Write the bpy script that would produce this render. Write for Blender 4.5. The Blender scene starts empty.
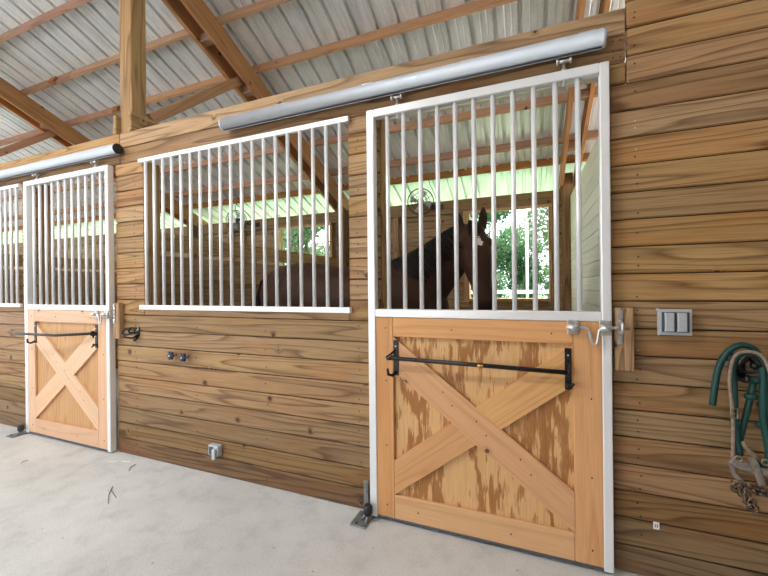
import bpy, bmesh, math, random
from mathutils import Vector, Matrix, noise
random.seed(7)
SC = bpy.context.scene
COL = SC.collection
PI = math.pi

# ------------------------------------------------------------------ helpers
def V(*a): return Vector(a if len(a) > 1 else a[0])

class MB:
    """collects shapes and links them as ONE mesh object"""
    def __init__(s):
        s.v = []; s.f = []; s.wc = []; s.tint = []; s.seed = []; s.mi = []; s.sm = []
    def _face(s, idx, wcs, tint, seed, mat, smooth):
        s.f.append(idx); s.wc.append(wcs); s.tint.append(tint); s.seed.append(seed); s.mi.append(mat); s.sm.append(smooth)
    def box(s, lo, hi, ch=.003, ax=None, seed=None, tint=1., mat=0, M=None):
        lo = Vector(lo); hi = Vector(hi); c = (lo+hi)/2; h = (hi-lo)/2
        if seed is None: seed = random.random()
        if ax is None: ax = max(range(3), key=lambda i: h[i])
        a1, a2 = [i for i in range(3) if i != ax]
        if h[a1] < h[a2]: a1, a2 = a2, a1
        ch = min(ch, min(h)*.45)
        vs = []; ids = {}
        def put(p, key):
            ids[key] = len(s.v)+len(vs); vs.append(p)
        for sx in (-1, 1):
            for sy in (-1, 1):
                for sz in (-1, 1):
                    sg = (sx, sy, sz)
                    for k in range(3):      # vertex lying on face k
                        p = Vector([sg[i]*(h[i] if i == k else h[i]-ch) for i in range(3)])
                        put(p, (sg, k))
        faces = []
        def key(vals, k): return ids[(tuple(vals), k)]
        for k in range(3):
            i, j = [(1, 2), (2, 0), (0, 1)][k]
            for sg in (-1, 1):
                q = []
                for (a, b) in ((-1, -1), (1, -1), (1, 1), (-1, 1)):
                    t = [0, 0, 0]; t[k] = sg; t[i] = a; t[j] = b; q.append(key(t, k))
                if sg < 0: q.reverse()
                faces.append(q)
        for k in range(3):                  # edges parallel to k
            i, j = [(1, 2), (2, 0), (0, 1)][k]
            for a in (-1, 1):
                for b in (-1, 1):
                    def mk(sk, f):
                        t = [0, 0, 0]; t[k] = sk; t[i] = a; t[j] = b; return key(t, f)
                    q = [mk(-1, i), mk(1, i), mk(1, j), mk(-1, j)]
                    faces.append(q if a*b < 0 else q[::-1])
        for sx in (-1, 1):
            for sy in (-1, 1):
                for sz in (-1, 1):
                    q = [ids[((sx, sy, sz), k)] for k in range(3)]
                    faces.append(q if sx*sy*sz > 0 else q[::-1])
        base = len(s.v)
        wl = [Vector((p[ax], p[a1], p[a2])) for p in vs]
        for p in vs:
            w = p + c
            s.v.append(M @ w if M else w)
        # fix winding by geometry (local, convex)
        for q in faces:
            P = [vs[i-base] for i in q]
            n = (P[1]-P[0]).cross(P[2]-P[0])
            ctr = sum(P, Vector())/len(P)
            if n.dot(ctr) < 0: q = q[::-1]
            s._face(q, [wl[i-base] for i in q], tint, seed, mat, False)
        return s
    def prism(s, poly, n, d, along, seed=None, tint=1., mat=0):
        """polygon of 3D points extruded by vector n*d; along = grain direction"""
        if seed is None: seed = random.random()
        poly = [Vector(p) for p in poly]; n = Vector(n).normalized(); along = Vector(along).normalized()
        side = n.cross(along)
        c = sum(poly, Vector())/len(poly)
        top = [p + n*d for p in poly]
        allp = poly + top; b = len(s.v); s.v += allp
        wl = [Vector(((p-c).dot(along), (p-c).dot(side), (p-c).dot(n))) for p in allp]
        N = len(poly); cc = sum(allp, Vector())/len(allp)
        fs = [list(range(N)), list(range(N, 2*N))] + [[i, (i+1) % N, N+(i+1) % N, N+i] for i in range(N)]
        for q in fs:
            P = [allp[i] for i in q]; nn = (P[1]-P[0]).cross(P[2]-P[0])
            if nn.dot(sum(P, Vector())/len(P)-cc) < 0: q = q[::-1]
            s._face([b+i for i in q], [wl[i] for i in q], tint, seed, mat, False)
        return s
    def tube(s, pts, r, n=10, mat=0, cap=True, tint=1., closed=False, flat=1., up=None, smooth=True):
        pts = [Vector(p) for p in pts]; L = len(pts)
        rs = r if isinstance(r, (list, tuple)) else [r]*L
        b = len(s.v); prev = None; seed = random.random()
        dist = 0
        wl = []
        for i, p in enumerate(pts):
            if closed: t = (pts[(i+1) % L]-pts[i-1])
            else: t = pts[min(i+1, L-1)]-pts[max(i-1, 0)]
            t = t.normalized() if t.length > 1e-9 else Vector((0, 0, 1))
            if prev is None:
                u = Vector(up) if up else (Vector((0, 0, 1)) if abs(t.z) < .9 else Vector((0, 1, 0)))
            else: u = prev
            u = (u - t*u.dot(t))
            if u.length < 1e-6: u = t.orthogonal()
            u.normalize(); prev = u; w = t.cross(u)
            if i: dist += (p-pts[i-1]).length
            for k in range(n):
                a = 2*PI*k/n
                s.v.append(p + u*math.cos(a)*rs[i] + w*math.sin(a)*rs[i]*flat)
                wl.append(Vector((dist, math.cos(a)*rs[i], math.sin(a)*rs[i])))
        R = L if closed else L-1
        for i in range(R):
            i2 = (i+1) % L
            for k in range(n):
                k2 = (k+1) % n
                q = [i*n+k, i*n+k2, i2*n+k2, i2*n+k]
                s._face([b+x for x in q], [wl[x] for x in q], tint, seed, mat, smooth)
        if cap and not closed:
            q = list(range(n))[::-1]; s._face([b+x for x in q], [wl[x] for x in q], tint, seed, mat, False)
            q = [(L-1)*n+k for k in range(n)]; s._face([b+x for x in q], [wl[x] for x in q], tint, seed, mat, False)
        return s
    def cyl(s, a, b, r, n=14, mat=0, r2=None):
        return s.tube([a, b], [r, r if r2 is None else r2], n=n, mat=mat)
    def ring(s, c, axis, R, r, n=24, m=8, mat=0):
        axis = Vector(axis).normalized(); u = axis.orthogonal().normalized(); w = axis.cross(u); c = Vector(c)
        return s.tube([c+u*math.cos(2*PI*i/n)*R+w*math.sin(2*PI*i/n)*R for i in range(n)], r, n=m, mat=mat, closed=True, up=tuple(axis))
    def ball(s, c, r, n=12, m=8, mat=0, sc=(1, 1, 1)):
        c = Vector(c); b = len(s.v); seed = random.random()
        for i in range(m+1):
            th = PI*i/m
            for k in range(n):
                a = 2*PI*k/n
                s.v.append(c+Vector((math.sin(th)*math.cos(a)*r*sc[0], math.sin(th)*math.sin(a)*r*sc[1], math.cos(th)*r*sc[2])))
        for i in range(m):
            for k in range(n):
                q = [b+i*n+k, b+(i+1)*n+k, b+(i+1)*n+(k+1) % n, b+i*n+(k+1) % n]
                s._face(q, [s.v[x] for x in q], 1., seed, mat, True)
        return s
    def build(s, name, mats, parent=None, origin=None, merge=False):
        if not isinstance(mats, (list, tuple)): mats = [mats]
        org = Vector((0, 0, 0))
        if parent is not None:
            q = parent
            while q.parent: q = q.parent
            org = Vector(q.location)
        elif origin is not None: org = Vector(origin)
        me = bpy.data.meshes.new(name)
        me.from_pydata([tuple(Vector(p)-org) for p in s.v], [], s.f)
        for m in mats: me.materials.append(m)
        me.polygons.foreach_set('material_index', s.mi)
        me.polygons.foreach_set('use_smooth', s.sm)
        a = me.attributes.new('wc', 'FLOAT_VECTOR', 'CORNER')
        flat = []
        for w in s.wc:
            for p in w: flat += [p[0], p[1], p[2]]
        a.data.foreach_set('vector', flat)
        a = me.attributes.new('tint', 'FLOAT', 'FACE'); a.data.foreach_set('value', s.tint)
        a = me.attributes.new('seed', 'FLOAT', 'FACE'); a.data.foreach_set('value', s.seed)
        if merge:
            bm = bmesh.new(); bm.from_mesh(me); bmesh.ops.remove_doubles(bm, verts=bm.verts, dist=1e-5); bm.to_mesh(me); bm.free()
        me.update()
        o = bpy.data.objects.new(name, me); COL.objects.link(o)
        if parent is not None: o.parent = parent
        elif origin is not None: o.location = org
        return o

def tag(o, label=None, cat=None, group=None, kind=None):
    if label: o['label'] = label
    if cat: o['category'] = cat
    if group: o['group'] = group
    if kind: o['kind'] = kind
    return o
def thing(name, label, cat, loc, group=None):
    o = bpy.data.objects.new(name, None); COL.objects.link(o); o.location = loc; o.empty_display_size = .1
    return tag(o, label, cat, group)
def struct(o): o['kind'] = 'structure'; return o
def kids(o): return [c for c in bpy.data.objects if c.parent == o]
def copy_tree(o, parent=None):
    c = o.copy(); COL.objects.link(c)
    if parent is not None: c.parent = parent
    for ch in kids(o): copy_tree(ch, c)
    return c

# ------------------------------------------------------------------ materials
def new_mat(name):
    m = bpy.data.materials.new(name); m.use_nodes = True
    nt = m.node_tree; nt.nodes.clear()
    out = nt.nodes.new('ShaderNodeOutputMaterial'); b = nt.nodes.new('ShaderNodeBsdfPrincipled')
    nt.links.new(b.outputs[0], out.inputs[0])
    return m, nt, b
class G:
    """tiny node-graph helper"""
    def __init__(s, nt): s.nt = nt
    def n(s, t, **kw):
        x = s.nt.nodes.new(t)
        for k, v in kw.items(): setattr(x, k, v)
        return x
    def link(s, a, b): s.nt.links.new(a, b)
    def put(s, sock, val):
        if isinstance(val, bpy.types.NodeSocket): s.link(val, sock)
        else: sock.default_value = val
    def math(s, op, a, b=0., c=0., clamp=False):
        x = s.n('ShaderNodeMath', operation=op); x.use_clamp = clamp
        s.put(x.inputs[0], a); s.put(x.inputs[1], b); s.put(x.inputs[2], c); return x.outputs[0]
    def attr(s, name, fac=True):
        x = s.n('ShaderNodeAttribute', attribute_name=name); return x.outputs['Fac' if fac else 'Vector']
    def sep(s, v):
        x = s.n('ShaderNodeSeparateXYZ'); s.link(v, x.inputs[0]); return x.outputs
    def comb(s, a, b, c):
        x = s.n('ShaderNodeCombineXYZ'); s.put(x.inputs[0], a); s.put(x.inputs[1], b); s.put(x.inputs[2], c); return x.outputs[0]
    def noise(s, vec, scale=1., detail=2., rough=.5, color=False, dist=0.):
        x = s.n('ShaderNodeTexNoise'); s.put(x.inputs['Vector'], vec)
        x.inputs['Scale'].default_value = scale; x.inputs['Detail'].default_value = detail
        x.inputs['Roughness'].default_value = rough; x.inputs['Distortion'].default_value = dist
        return x.outputs['Color' if color else 'Fac']
    def mix(s, fac, a, b, mode='MIX'):
        x = s.n('ShaderNodeMix', data_type='RGBA', blend_type=mode)
        s.put(x.inputs[0], fac)
        for sock, val in ((x.inputs[6], a), (x.inputs[7], b)):
            if isinstance(val, (tuple, list)): sock.default_value = (*val[:3], 1)
            else: s.link(val, sock)
        return x.outputs[2]
    def ramp(s, fac, stops, interp='LINEAR'):
        x = s.n('ShaderNodeValToRGB'); s.put(x.inputs[0], fac); cr = x.color_ramp; cr.interpolation = interp
        while len(cr.elements) < len(stops): cr.elements.new(.5)
        for e, (p, c) in zip(cr.elements, stops):
            e.position = p; e.color = (*c, 1) if len(c) == 3 else c
        return x.outputs[0]
    def maprange(s, v, a, b, c, d, smooth=False):
        x = s.n('ShaderNodeMapRange'); x.interpolation_type = 'SMOOTHSTEP' if smooth else 'LINEAR'
        s.put(x.inputs[0], v)
        for i, q in enumerate((a, b, c, d)): x.inputs[i+1].default_value = q
        return x.outputs[0]
    def bump(s, h, strength, dist, b):
        x = s.n('ShaderNodeBump'); x.inputs['Strength'].default_value = strength; x.inputs['Distance'].default_value = dist
        s.link(h, x.inputs['Height']); s.link(x.outputs[0], b.inputs['Normal'])

def wood(name, light, dark, knotc=(.05, .025, .012), rings=5., contrast=.75, knots=.55, rough=.62, streak=None, hue=.25, fibre=.35, stretch=.55, across=8., lin=22., patch=False):
    m, nt, b = new_mat(name); g = G(nt)
    wc = g.attr('wc', False); seed = g.attr('seed'); tint = g.attr('tint')
    u, v, w = g.sep(wc)
    s1 = g.math('MULTIPLY', seed, 57.31); s2 = g.math('MULTIPLY', seed, 23.7)
    us = g.math('ADD', u, s1)
    # knots
    kv = g.comb(us, g.math('ADD', v, s2), g.math('MULTIPLY', seed, 11.))
    vo = g.n('ShaderNodeTexVoronoi', voronoi_dimensions='2D'); g.link(kv, vo.inputs['Vector']); vo.inputs['Scale'].default_value = 3.2
    kc = g.sep(vo.outputs['Color'])
    kon = g.math('LESS_THAN', kc[0], knots)
    kd = vo.outputs['Distance']
    warp = g.noise(g.comb(g.math('MULTIPLY', us, 30.), g.math('MULTIPLY', v, 30.), s1), 1., 1.)
    kd2 = g.math('ADD', kd, g.math('MULTIPLY', g.math('SUBTRACT', warp, .5), .03))
    kr = g.math('ADD', g.math('MULTIPLY', kc[1], .035), .022)
    kcore = g.math('MULTIPLY', kon, g.math('MULTIPLY', g.math('LESS_THAN', kd2, kr), .9))
    khalo = g.math('MULTIPLY', kon, g.maprange(kd, 0., .13, 1., 0., True))
    # cathedral grain
    gv = g.comb(g.math('MULTIPLY', us, stretch), g.math('ADD', g.math('MULTIPLY', v, across), s2), g.math('ADD', g.math('MULTIPLY', w, across), s1))
    n1 = g.noise(gv, 1., 1.5, .45)
    fld = g.math('ADD', g.math('MULTIPLY', n1, rings*2), g.math('MULTIPLY', khalo, .55))
    fld = g.math('ADD', fld, g.math('MULTIPLY', v, lin))
    if patch:
        jag = g.noise(g.comb(g.math('MULTIPLY', us, 16.), g.math('MULTIPLY', v, 130.), s1), 1., 3., .6)
        jag2 = g.noise(g.comb(g.math('MULTIPLY', us, 5.), g.math('MULTIPLY', v, 26.), s2), 1., 2., .5)
        fld = g.math('ADD', fld, g.math('ADD', g.math('MULTIPLY', g.math('SUBTRACT', jag, .5), .75), g.math('MULTIPLY', g.math('SUBTRACT', jag2, .5), 1.5)))
    fr = g.math('FRACT', fld)
    # soft early wood to sharp late wood line
    if patch: ring = g.ramp(fr, [(0., (.55,)*3), (.06, (0, 0, 0)), (.52, (.04,)*3), (.60, (.7,)*3), (.85, (1,)*3), (.93, (.75,)*3), (1., (.55,)*3)])
    else: ring = g.ramp(fr, [(0., (0, 0, 0)), (.5, (.10,)*3), (.74, (.55,)*3), (.88, (1,)*3), (1., (.0,)*3)])
    fv = g.comb(g.math('MULTIPLY', us, 5.), g.math('MULTIPLY', v, 190.), g.math('MULTIPLY', w, 190.))
    fib = g.noise(fv, 1., 2., .6)
    blot = g.noise(g.comb(g.math('MULTIPLY', us, 1.7), g.math('MULTIPLY', v, 7.), s2), 1., 2.)
    ringv = g.sep(ring)[0]
    rf = g.math('MULTIPLY', ringv, g.math('MULTIPLY', g.math('ADD', blot, .35), contrast), clamp=True)
    col = g.mix(rf, light, dark)
    if streak:
        col = g.mix(g.maprange(blot, .5, .72, 0., .8, True), col, streak)
    # board to board shift
    wn = g.n('ShaderNodeTexWhiteNoise', noise_dimensions='1D'); g.link(seed, wn.inputs['W'])
    wv = g.sep(wn.outputs['Color'])
    hs = g.n('ShaderNodeHueSaturation'); g.link(col, hs.inputs['Color'])
    g.link(g.maprange(wv[0], 0, 1, .5-.03*hue, .5+.025*hue), hs.inputs['Hue'])
    g.link(g.maprange(wv[1], 0, 1, 1-.5*hue, 1+.35*hue), hs.inputs['Saturation'])
    g.link(g.math('MULTIPLY', tint, g.maprange(wv[2], 0, 1, 1-.55*hue, 1+.45*hue)), hs.inputs['Value'])
    col = hs.outputs[0]
    col = g.mix(fibre, col, g.ramp(fib, [(.25, (.35,)*3), (.55, (1,)*3), (.8, (1.15,)*3)]), 'MULTIPLY')
    col = g.mix(g.math('MULTIPLY', khalo, .38), col, tuple(x*.45 for x in dark))
    col = g.mix(kcore, col, knotc)
    g.link(col, b.inputs['Base Color'])
    b.inputs['Roughness'].default_value = rough
    b.inputs['Specular IOR Level'].default_value = .3
    g.bump(g.math('ADD', g.math('MULTIPLY', ringv, .5), fib), .25, .0012, b)
    return m

def plain(name, col, rough=.5, metal=0., noise_amt=0., nscale=40., bump=0., spec=.5):
    m, nt, b = new_mat(name); g = G(nt)
    b.inputs['Roughness'].default_value = rough; b.inputs['Metallic'].default_value = metal
    b.inputs['Specular IOR Level'].default_value = spec
    if noise_amt:
        tc = g.n('ShaderNodeTexCoord'); n = g.noise(tc.outputs['Object'], nscale, 3.)
        f = g.maprange(n, .3, .7, 1-noise_amt, 1+noise_amt)
        c = g.mix(1., col, g.comb(f, f, f), 'MULTIPLY'); g.link(c, b.inputs['Base Color'])
        g.link(g.maprange(n, .3, .7, max(.05, rough-.12), rough+.12), b.inputs['Roughness'])
        if bump: g.bump(n, bump, .003, b)
    else: b.inputs['Base Color'].default_value = (*col, 1)
    return m

M = {}
M['siding'] = wood('treated_siding', (.385, .230, .103), (.125, .060, .022), rings=4.2, contrast=1.0, knots=.34, hue=.22, streak=(.37, .185, .072), fibre=.5, lin=11.)
M['siding_in'] = wood('stall_siding', (.36, .235, .115), (.17, .095, .04), rings=3.6, contrast=.9, knots=.4, hue=.25, lin=8.)
M['pale_siding'] = wood('pale_siding', (.84, .82, .66), (.66, .61, .42), rings=3., contrast=.5, knots=.10, hue=.1, fibre=.15)
M['rafter'] = wood('rafter_lumber', (.50, .215, .062), (.27, .09, .02), rings=3.5, contrast=.85, knots=.25, hue=.2)
M['purlin'] = wood('purlin_lumber', (.48, .265, .155), (.29, .14, .072), rings=3.2, contrast=.7, knots=.3, hue=.25)
M['post'] = wood('post_lumber', (.40, .245, .11), (.17, .09, .034), rings=3.4, lin=8., contrast=1., knots=.25, hue=.15)
M['door_pine'] = wood('door_pine', (.68, .37, .165), (.53, .245, .088), knotc=(.10, .035, .012), rings=2.6, contrast=.6, knots=.3, hue=.14, fibre=.22, rough=.5, lin=12.)
M['door_pine_pale'] = wood('pale_door_pine', (.70, .44, .27), (.55, .30, .155), knotc=(.10, .035, .012), rings=2.6, contrast=.5, knots=.35, hue=.16, fibre=.2, rough=.5, lin=12.)
M['ply'] = wood('fir_plywood', (.70, .41, .175), (.37, .155, .045), rings=1.9, contrast=1.35, knots=.0, hue=.05, stretch=1.3, across=4.2, rough=.5, fibre=.35, lin=3., patch=True)
M['ply_pale'] = wood('pale_plywood', (.56, .315, .145), (.42, .205, .08), rings=5., contrast=.9, knots=.0, hue=.05, stretch=.8, across=5, rough=.5, fibre=.3, lin=20.)
M['alum'] = plain('aluminium', (.82, .825, .84), .32, .2)
M['galv'] = plain('galvanised_steel', (.52, .56, .61), .55, .4, .05, 30.)
M['steel_dark'] = plain('weathered_steel', (.24, .245, .25), .5, .6, .15, 60.)
M['zinc'] = plain('zinc_plate', (.60, .60, .585), .34, .7)
M['black'] = plain('black_steel', (.012, .012, .013), .38, .2, .3, 80.)
M['blackplastic'] = plain('black_plastic', (.015, .016, .018), .5)
M['blueblack'] = plain('navy_plastic', (.012, .02, .06), .35)
M['greybox'] = plain('grey_box_metal', (.47, .50, .53), .45, .15, .05, 70.)
M['greydark'] = plain('grey_shadow_metal', (.09, .10, .115), .5, .3)
M['green'] = plain('green_tubing', (.003, .05, .045), .55, 0, .25, 120., .2)
M['leather'] = plain('tan_strap', (.27, .205, .15), .75, 0, .3, 60., .3)
M['leather_grey'] = plain('worn_strap', (.21, .175, .145), .75, 0, .35, 60., .3)
M['bronze'] = plain('tarnished_bit', (.20, .15, .11), .35, .9, .3, 120.)
M['brass'] = plain('brass', (.7, .45, .15), .3, .9)
M['dullbrass'] = plain('dull_buckle', (.36, .29, .20), .4, .85)
M['white'] = plain('white_plastic', (.8, .8, .78), .4)
M['nail'] = plain('nail_head', (.03, .02, .015), .6, .3)
M['nail_bright'] = plain('nail_head_bright', (.62, .60, .56), .4, .6)
M['offwhite'] = plain('offwhite_bit', (.78, .76, .62), .8)
M['fencew'] = plain('white_fence', (.8, .8, .78), .6, 0, .05, 8.)
M['bark'] = plain('bark', (.16, .11, .07), .9, 0, .4, 14., .6)
M['polegrey'] = plain('pole_grey', (.55, .56, .57), .6, 0, .1, 9.)
M['hoof'] = plain('hoof', (.03, .025, .02), .5)
M['hair'] = plain('horse_hair', (.010, .007, .006), .6, 0, .3, 50., spec=.2)
M['eye'] = plain('horse_eye', (.008, .005, .004), .08)

def mat_concrete():
    m, nt, b = new_mat('concrete'); g = G(nt)
    tc = g.n('ShaderNodeTexCoord'); p = tc.outputs['Object']
    a = g.noise(p, .9, 4., .6, dist=.4); c = g.noise(p, 6., 5., .65); d = g.noise(p, 120., 2., .6); e = g.noise(p, 2.3, 6., .7)
    col = g.ramp(a, [(.3, (.51, .505, .49)), (.52, (.59, .588, .575)), (.75, (.66, .66, .65))])
    col = g.mix(.55, col, g.ramp(c, [(.28, (.66,)*3), (.5, (.98,)*3), (.75, (1.08,)*3)]), 'MULTIPLY')
    col = g.mix(.35, col, g.ramp(d, [(.3, (.55,)*3), (.55, (1.05,)*3)]), 'MULTIPLY')
    col = g.mix(g.maprange(e, .6, .74, 0., .45, True), col, (.47, .40, .31))
    # sparse dark specks of grit
    vo = g.n('ShaderNodeTexVoronoi'); g.link(p, vo.inputs['Vector']); vo.inputs['Scale'].default_value = 14.
    k = g.sep(vo.outputs['Color'])
    spot = g.math('MULTIPLY', g.math('LESS_THAN', vo.outputs['Distance'], .085), g.math('LESS_THAN', k[0], .16))
    col = g.mix(g.math('MULTIPLY', spot, .6), col, (.16, .13, .10))
    g.link(col, b.inputs['Base Color']); b.inputs['Roughness'].default_value = .8
    b.inputs['Specular IOR Level'].default_value = .25
    g.bump(g.math('ADD', c, g.math('MULTIPLY', d, .35)), .3, .004, b)
    return m
M['concrete'] = mat_concrete()

def mat_roof():
    m, nt, b = new_mat('roof_sheet'); g = G(nt)
    tc = g.n('ShaderNodeTexCoord'); p = tc.outputs['Object']
    x, y, z = g.sep(p)
    st = g.noise(g.comb(g.math('MULTIPLY', x, 9.), g.math('MULTIPLY', y, 1.6), g.math('MULTIPLY', z, 1.6)), 1., 4., .65)
    fi = g.noise(p, 70., 2.)
    col = g.ramp(st, [(.25, (.56, .57, .56)), (.5, (.78, .79, .79)), (.75, (.88, .89, .90))])
    col = g.mix(.3, col, g.ramp(fi, [(.3, (.7,)*3), (.6, (1.05,)*3)]), 'MULTIPLY')
    g.link(col, b.inputs['Base Color']); b.inputs['Metallic'].default_value = .4
    g.link(g.maprange(st, .3, .7, .5, .36), b.inputs['Roughness'])
    return m
M['roof'] = mat_roof()

def mat_grass():
    m, nt, b = new_mat('lawn'); g = G(nt)
    tc = g.n('ShaderNodeTexCoord'); p = tc.outputs['Object']
    a = g.noise(p, .5, 4.); c = g.noise(p, 30., 3.)
    col = g.ramp(a, [(.3, (.17, .33, .16)), (.7, (.29, .47, .28))])
    col = g.mix(.5, col, g.ramp(c, [(.3, (.5,)*3), (.7, (1.2,)*3)]), 'MULTIPLY')
    g.link(col, b.inputs['Base Color']); b.inputs['Roughness'].default_value = .9
    return m
M['grass'] = mat_grass()

def mat_leaf(name, c1, c2):
    m, nt, b = new_mat(name); g = G(nt)
    s = g.attr('seed')
    col = g.mix(s, c1, c2); g.link(col, b.inputs['Base Color']); b.inputs['Roughness'].default_value = .5
    t = g.n('ShaderNodeBsdfTranslucent'); g.link(col, t.inputs[0])
    ms = g.n('ShaderNodeMixShader'); ms.inputs[0].default_value = .35
    out = [n for n in nt.nodes if n.type == 'OUTPUT_MATERIAL'][0]
    g.link(b.outputs[0], ms.inputs[1]); g.link(t.outputs[0], ms.inputs[2]); g.link(ms.outputs[0], out.inputs[0])
    return m
M['leaf1'] = mat_leaf('leaf_green', (.035, .11, .045), (.10, .22, .085))
M['leaf2'] = mat_leaf('leaf_pale', (.09, .18, .08), (.24, .33, .18))

def mat_horse():
    m, nt, b = new_mat('bay_coat'); g = G(nt)
    tc = g.n('ShaderNodeTexCoord'); p = tc.outputs['Object']
    n = g.noise(p, 5., 3.); f = g.noise(p, 150., 2.)
    col = g.ramp(n, [(.3, (.038, .020, .014)), (.7, (.085, .042, .027))])
    col = g.mix(.4, col, g.ramp(f, [(.3, (.6,)*3), (.7, (1.2,)*3)]), 'MULTIPLY')
    dk = g.attr('points'); col = g.mix(dk, col, (.010, .008, .008))
    star = g.attr('star')
    sm = g.math('ADD', star, g.math('MULTIPLY', g.math('SUBTRACT', g.noise(p, 45., 2.), .5), 1.5))
    col = g.mix(g.maprange(sm, .42, .55, 0., 1., True), col, (.72, .66, .62))
    g.link(col, b.inputs['Base Color']); b.inputs['Roughness'].default_value = .5; b.inputs['Specular IOR Level'].default_value = .12
    return m
M['horse'] = mat_horse()

# ------------------------------------------------------------------ sizes
P = .13                       # face width of a siding board
BAY = 3.64                    # one stall
SL = .417                     # roof slope
def ztop(y): return 4.27 - SL*(y-.7)         # top of the rafters
RIDGE = -2.25

# ------------------------------------------------------------------ front wall of the stalls
w = MB()
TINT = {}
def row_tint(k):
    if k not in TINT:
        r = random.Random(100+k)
        TINT[k] = (.56 if k < 1 else .70 if k < 3 else .86 if k < 6 else 1.0 if k < 9 else 1.08) * r.uniform(.92, 1.08)  # lower rows darker: board stain plus light falloff put into the tint
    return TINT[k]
def siding(mb, x0, x1, z0, z1, y0=0., y1=.036, gap=.0055, ch=.006, z_off=0., tints=True, tmul=1., cuts=()):
    """rows of tongue-and-groove boards between z0 and z1; each board clipped to the opening"""
    k = int(math.floor((z0-z_off)/P+1e-4))
    while True:
        a = max(z0, z_off+k*P); b = min(z1, z_off+(k+1)*P)
        if a >= z1-1e-4: break
        if b-a > .012:
            xs = [x0]+[c for c in cuts if x0 < c < x1]+[x1]
            for xa, xb in zip(xs, xs[1:]):
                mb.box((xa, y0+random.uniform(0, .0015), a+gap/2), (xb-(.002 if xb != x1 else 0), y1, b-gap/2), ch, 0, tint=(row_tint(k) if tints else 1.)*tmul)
        k += 1
    mb.box((x0+.002, y0+.014, z0+.002), (x1-.002, y1-.006, z1-.002), .001, 0, tint=.07)   # tongues closing the grooves
HB, HM, HT = 2.445, 2.573, 2.700
D_L, D_R = -.845, .37          # doorway
W_L, W_R = -2.925, -1.05       # barred window
SILL = 1.235
# right of the doorway
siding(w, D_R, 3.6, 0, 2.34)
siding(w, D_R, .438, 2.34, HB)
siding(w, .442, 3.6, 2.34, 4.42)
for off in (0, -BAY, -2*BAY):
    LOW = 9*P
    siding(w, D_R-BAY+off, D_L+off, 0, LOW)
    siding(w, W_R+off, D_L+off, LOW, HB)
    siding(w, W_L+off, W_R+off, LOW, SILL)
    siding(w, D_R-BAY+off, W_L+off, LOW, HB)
# header of two wide boards, jointed over the post
for x0, x1 in ((-10.6, -6.80), (-6.797, -3.203), (-3.20, .438)):
    w.box((x0, -.004, HM+.002), (x1-.003, .036, HT), .005, 0, tint=1.06)
    w.box((x0, -.002, HB), (x1-.003, .036, HM-.002), .005, 0, tint=.90)
# nail heads in pairs at the studs
def nails(mb, x, z, mat): mb.cyl((x, -.0035, z), (x, .004, z), .0036, 6, mat)
rn = random.Random(5)
for k in range(0, 30):
    for x in (.475, 1.72):
        if k == 0 and x < .5: continue
        for dz in (.03, .075):
            if rn.random() < .85: nails(w, x+rn.uniform(-.008, .008), k*P+dz+rn.uniform(-.012, .012), 2 if rn.random() < .35 and 7 < k < 17 else 1)
for off in (0, -BAY):
    for k in range(0, 18):
        for x in (-.985, -3.03):
            for dz in (.035, .09):
                if rn.random() < .7: nails(w, x+off+rn.uniform(-.008, .008), k*P+dz+rn.uniform(-.01, .01), 1)
    for k in range(0, 9):
        for x in (-2.35, -1.7):
            if rn.random() < .8: nails(w, x+off+rn.uniform(-.01, .01), k*P+.04+rn.uniform(-.01, .04), 1)
    for x in (-3.18, -3.03, -2.4, -1.7, -.95):
        for z in (2.475, 2.53, 2.61, 2.66):
            if rn.random() < .8: nails(w, x+off+rn.uniform(-.01, .01), z, 1)
for x in (.385, .415):
    for z in (2.47, 2.50, 2.55, 2.60, 2.63, 2.67): nails(w, x, z, 1)
struct(w.build('wall_front', [M['siding'], M['nail'], M['nail_bright']]))
# pale strip added for the bright reflection under the door's top rail
w = MB()
w.box((-.80, .040, 2.405), (.36, .075, 2.437), .003, 0)
struct(w.build('reflection_strip', M['pale_siding']))

# jack studs at the sides of the openings and posts in the wall
def lumber(name, lo, hi, mat, label, cat, group=None, tint=1., seed=None, ch=.006):
    c = ((lo[0]+hi[0])/2, (lo[1]+hi[1])/2, lo[2])
    o = MB().box(lo, hi, ch, tint=tint, seed=seed).build(name, mat, origin=c)
    return tag(o, label, cat, group)
studs = [(-.895, 'brown jack stud at the left side of the near doorway'), (.375, 'jack stud at the right side of the near doorway'),
         (-.895-BAY, 'jack stud at the left side of the far doorway'), 
         (-2.965, 'dark jack stud at the left side of the middle barred window'), (-1.05, 'dark jack stud at the right side of the middle barred window'),
         (-1.05-BAY, 'dark jack stud at the right side of the far left barred window')]
for i, (x, lab) in enumerate(studs):
    wd = .062 if x in (-.895, -.895-BAY) else .04
    if x > .3 and x < .4: wd = .018
    lumber('jack_stud', (x, .037, 0), (x+wd, .15, 2.44), M['post'], lab, 'stud', 'jack studs framing the openings')
lumber('timber_post', (-3.255, .037, 0), (-3.107, .170, 4.45), M['post'], 'tall square timber post rising above the wall to the roof, middle bay', 'post', 'square timber posts', seed=.31)
lumber('timber_post', (-3.255-BAY, .037, 0), (-3.107-BAY, .170, 4.45), M['post'], 'square timber post rising above the wall at the far left', 'post', 'square timber posts')
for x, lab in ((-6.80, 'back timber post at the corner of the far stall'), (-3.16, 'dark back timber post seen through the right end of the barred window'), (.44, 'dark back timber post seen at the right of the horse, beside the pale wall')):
    lumber('timber_post', (x, 3.655, 0), (x+.14, 3.795, ztop(3.8)-.02), M['post'], lab, 'post', 'square timber posts', tint=.62)
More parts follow.
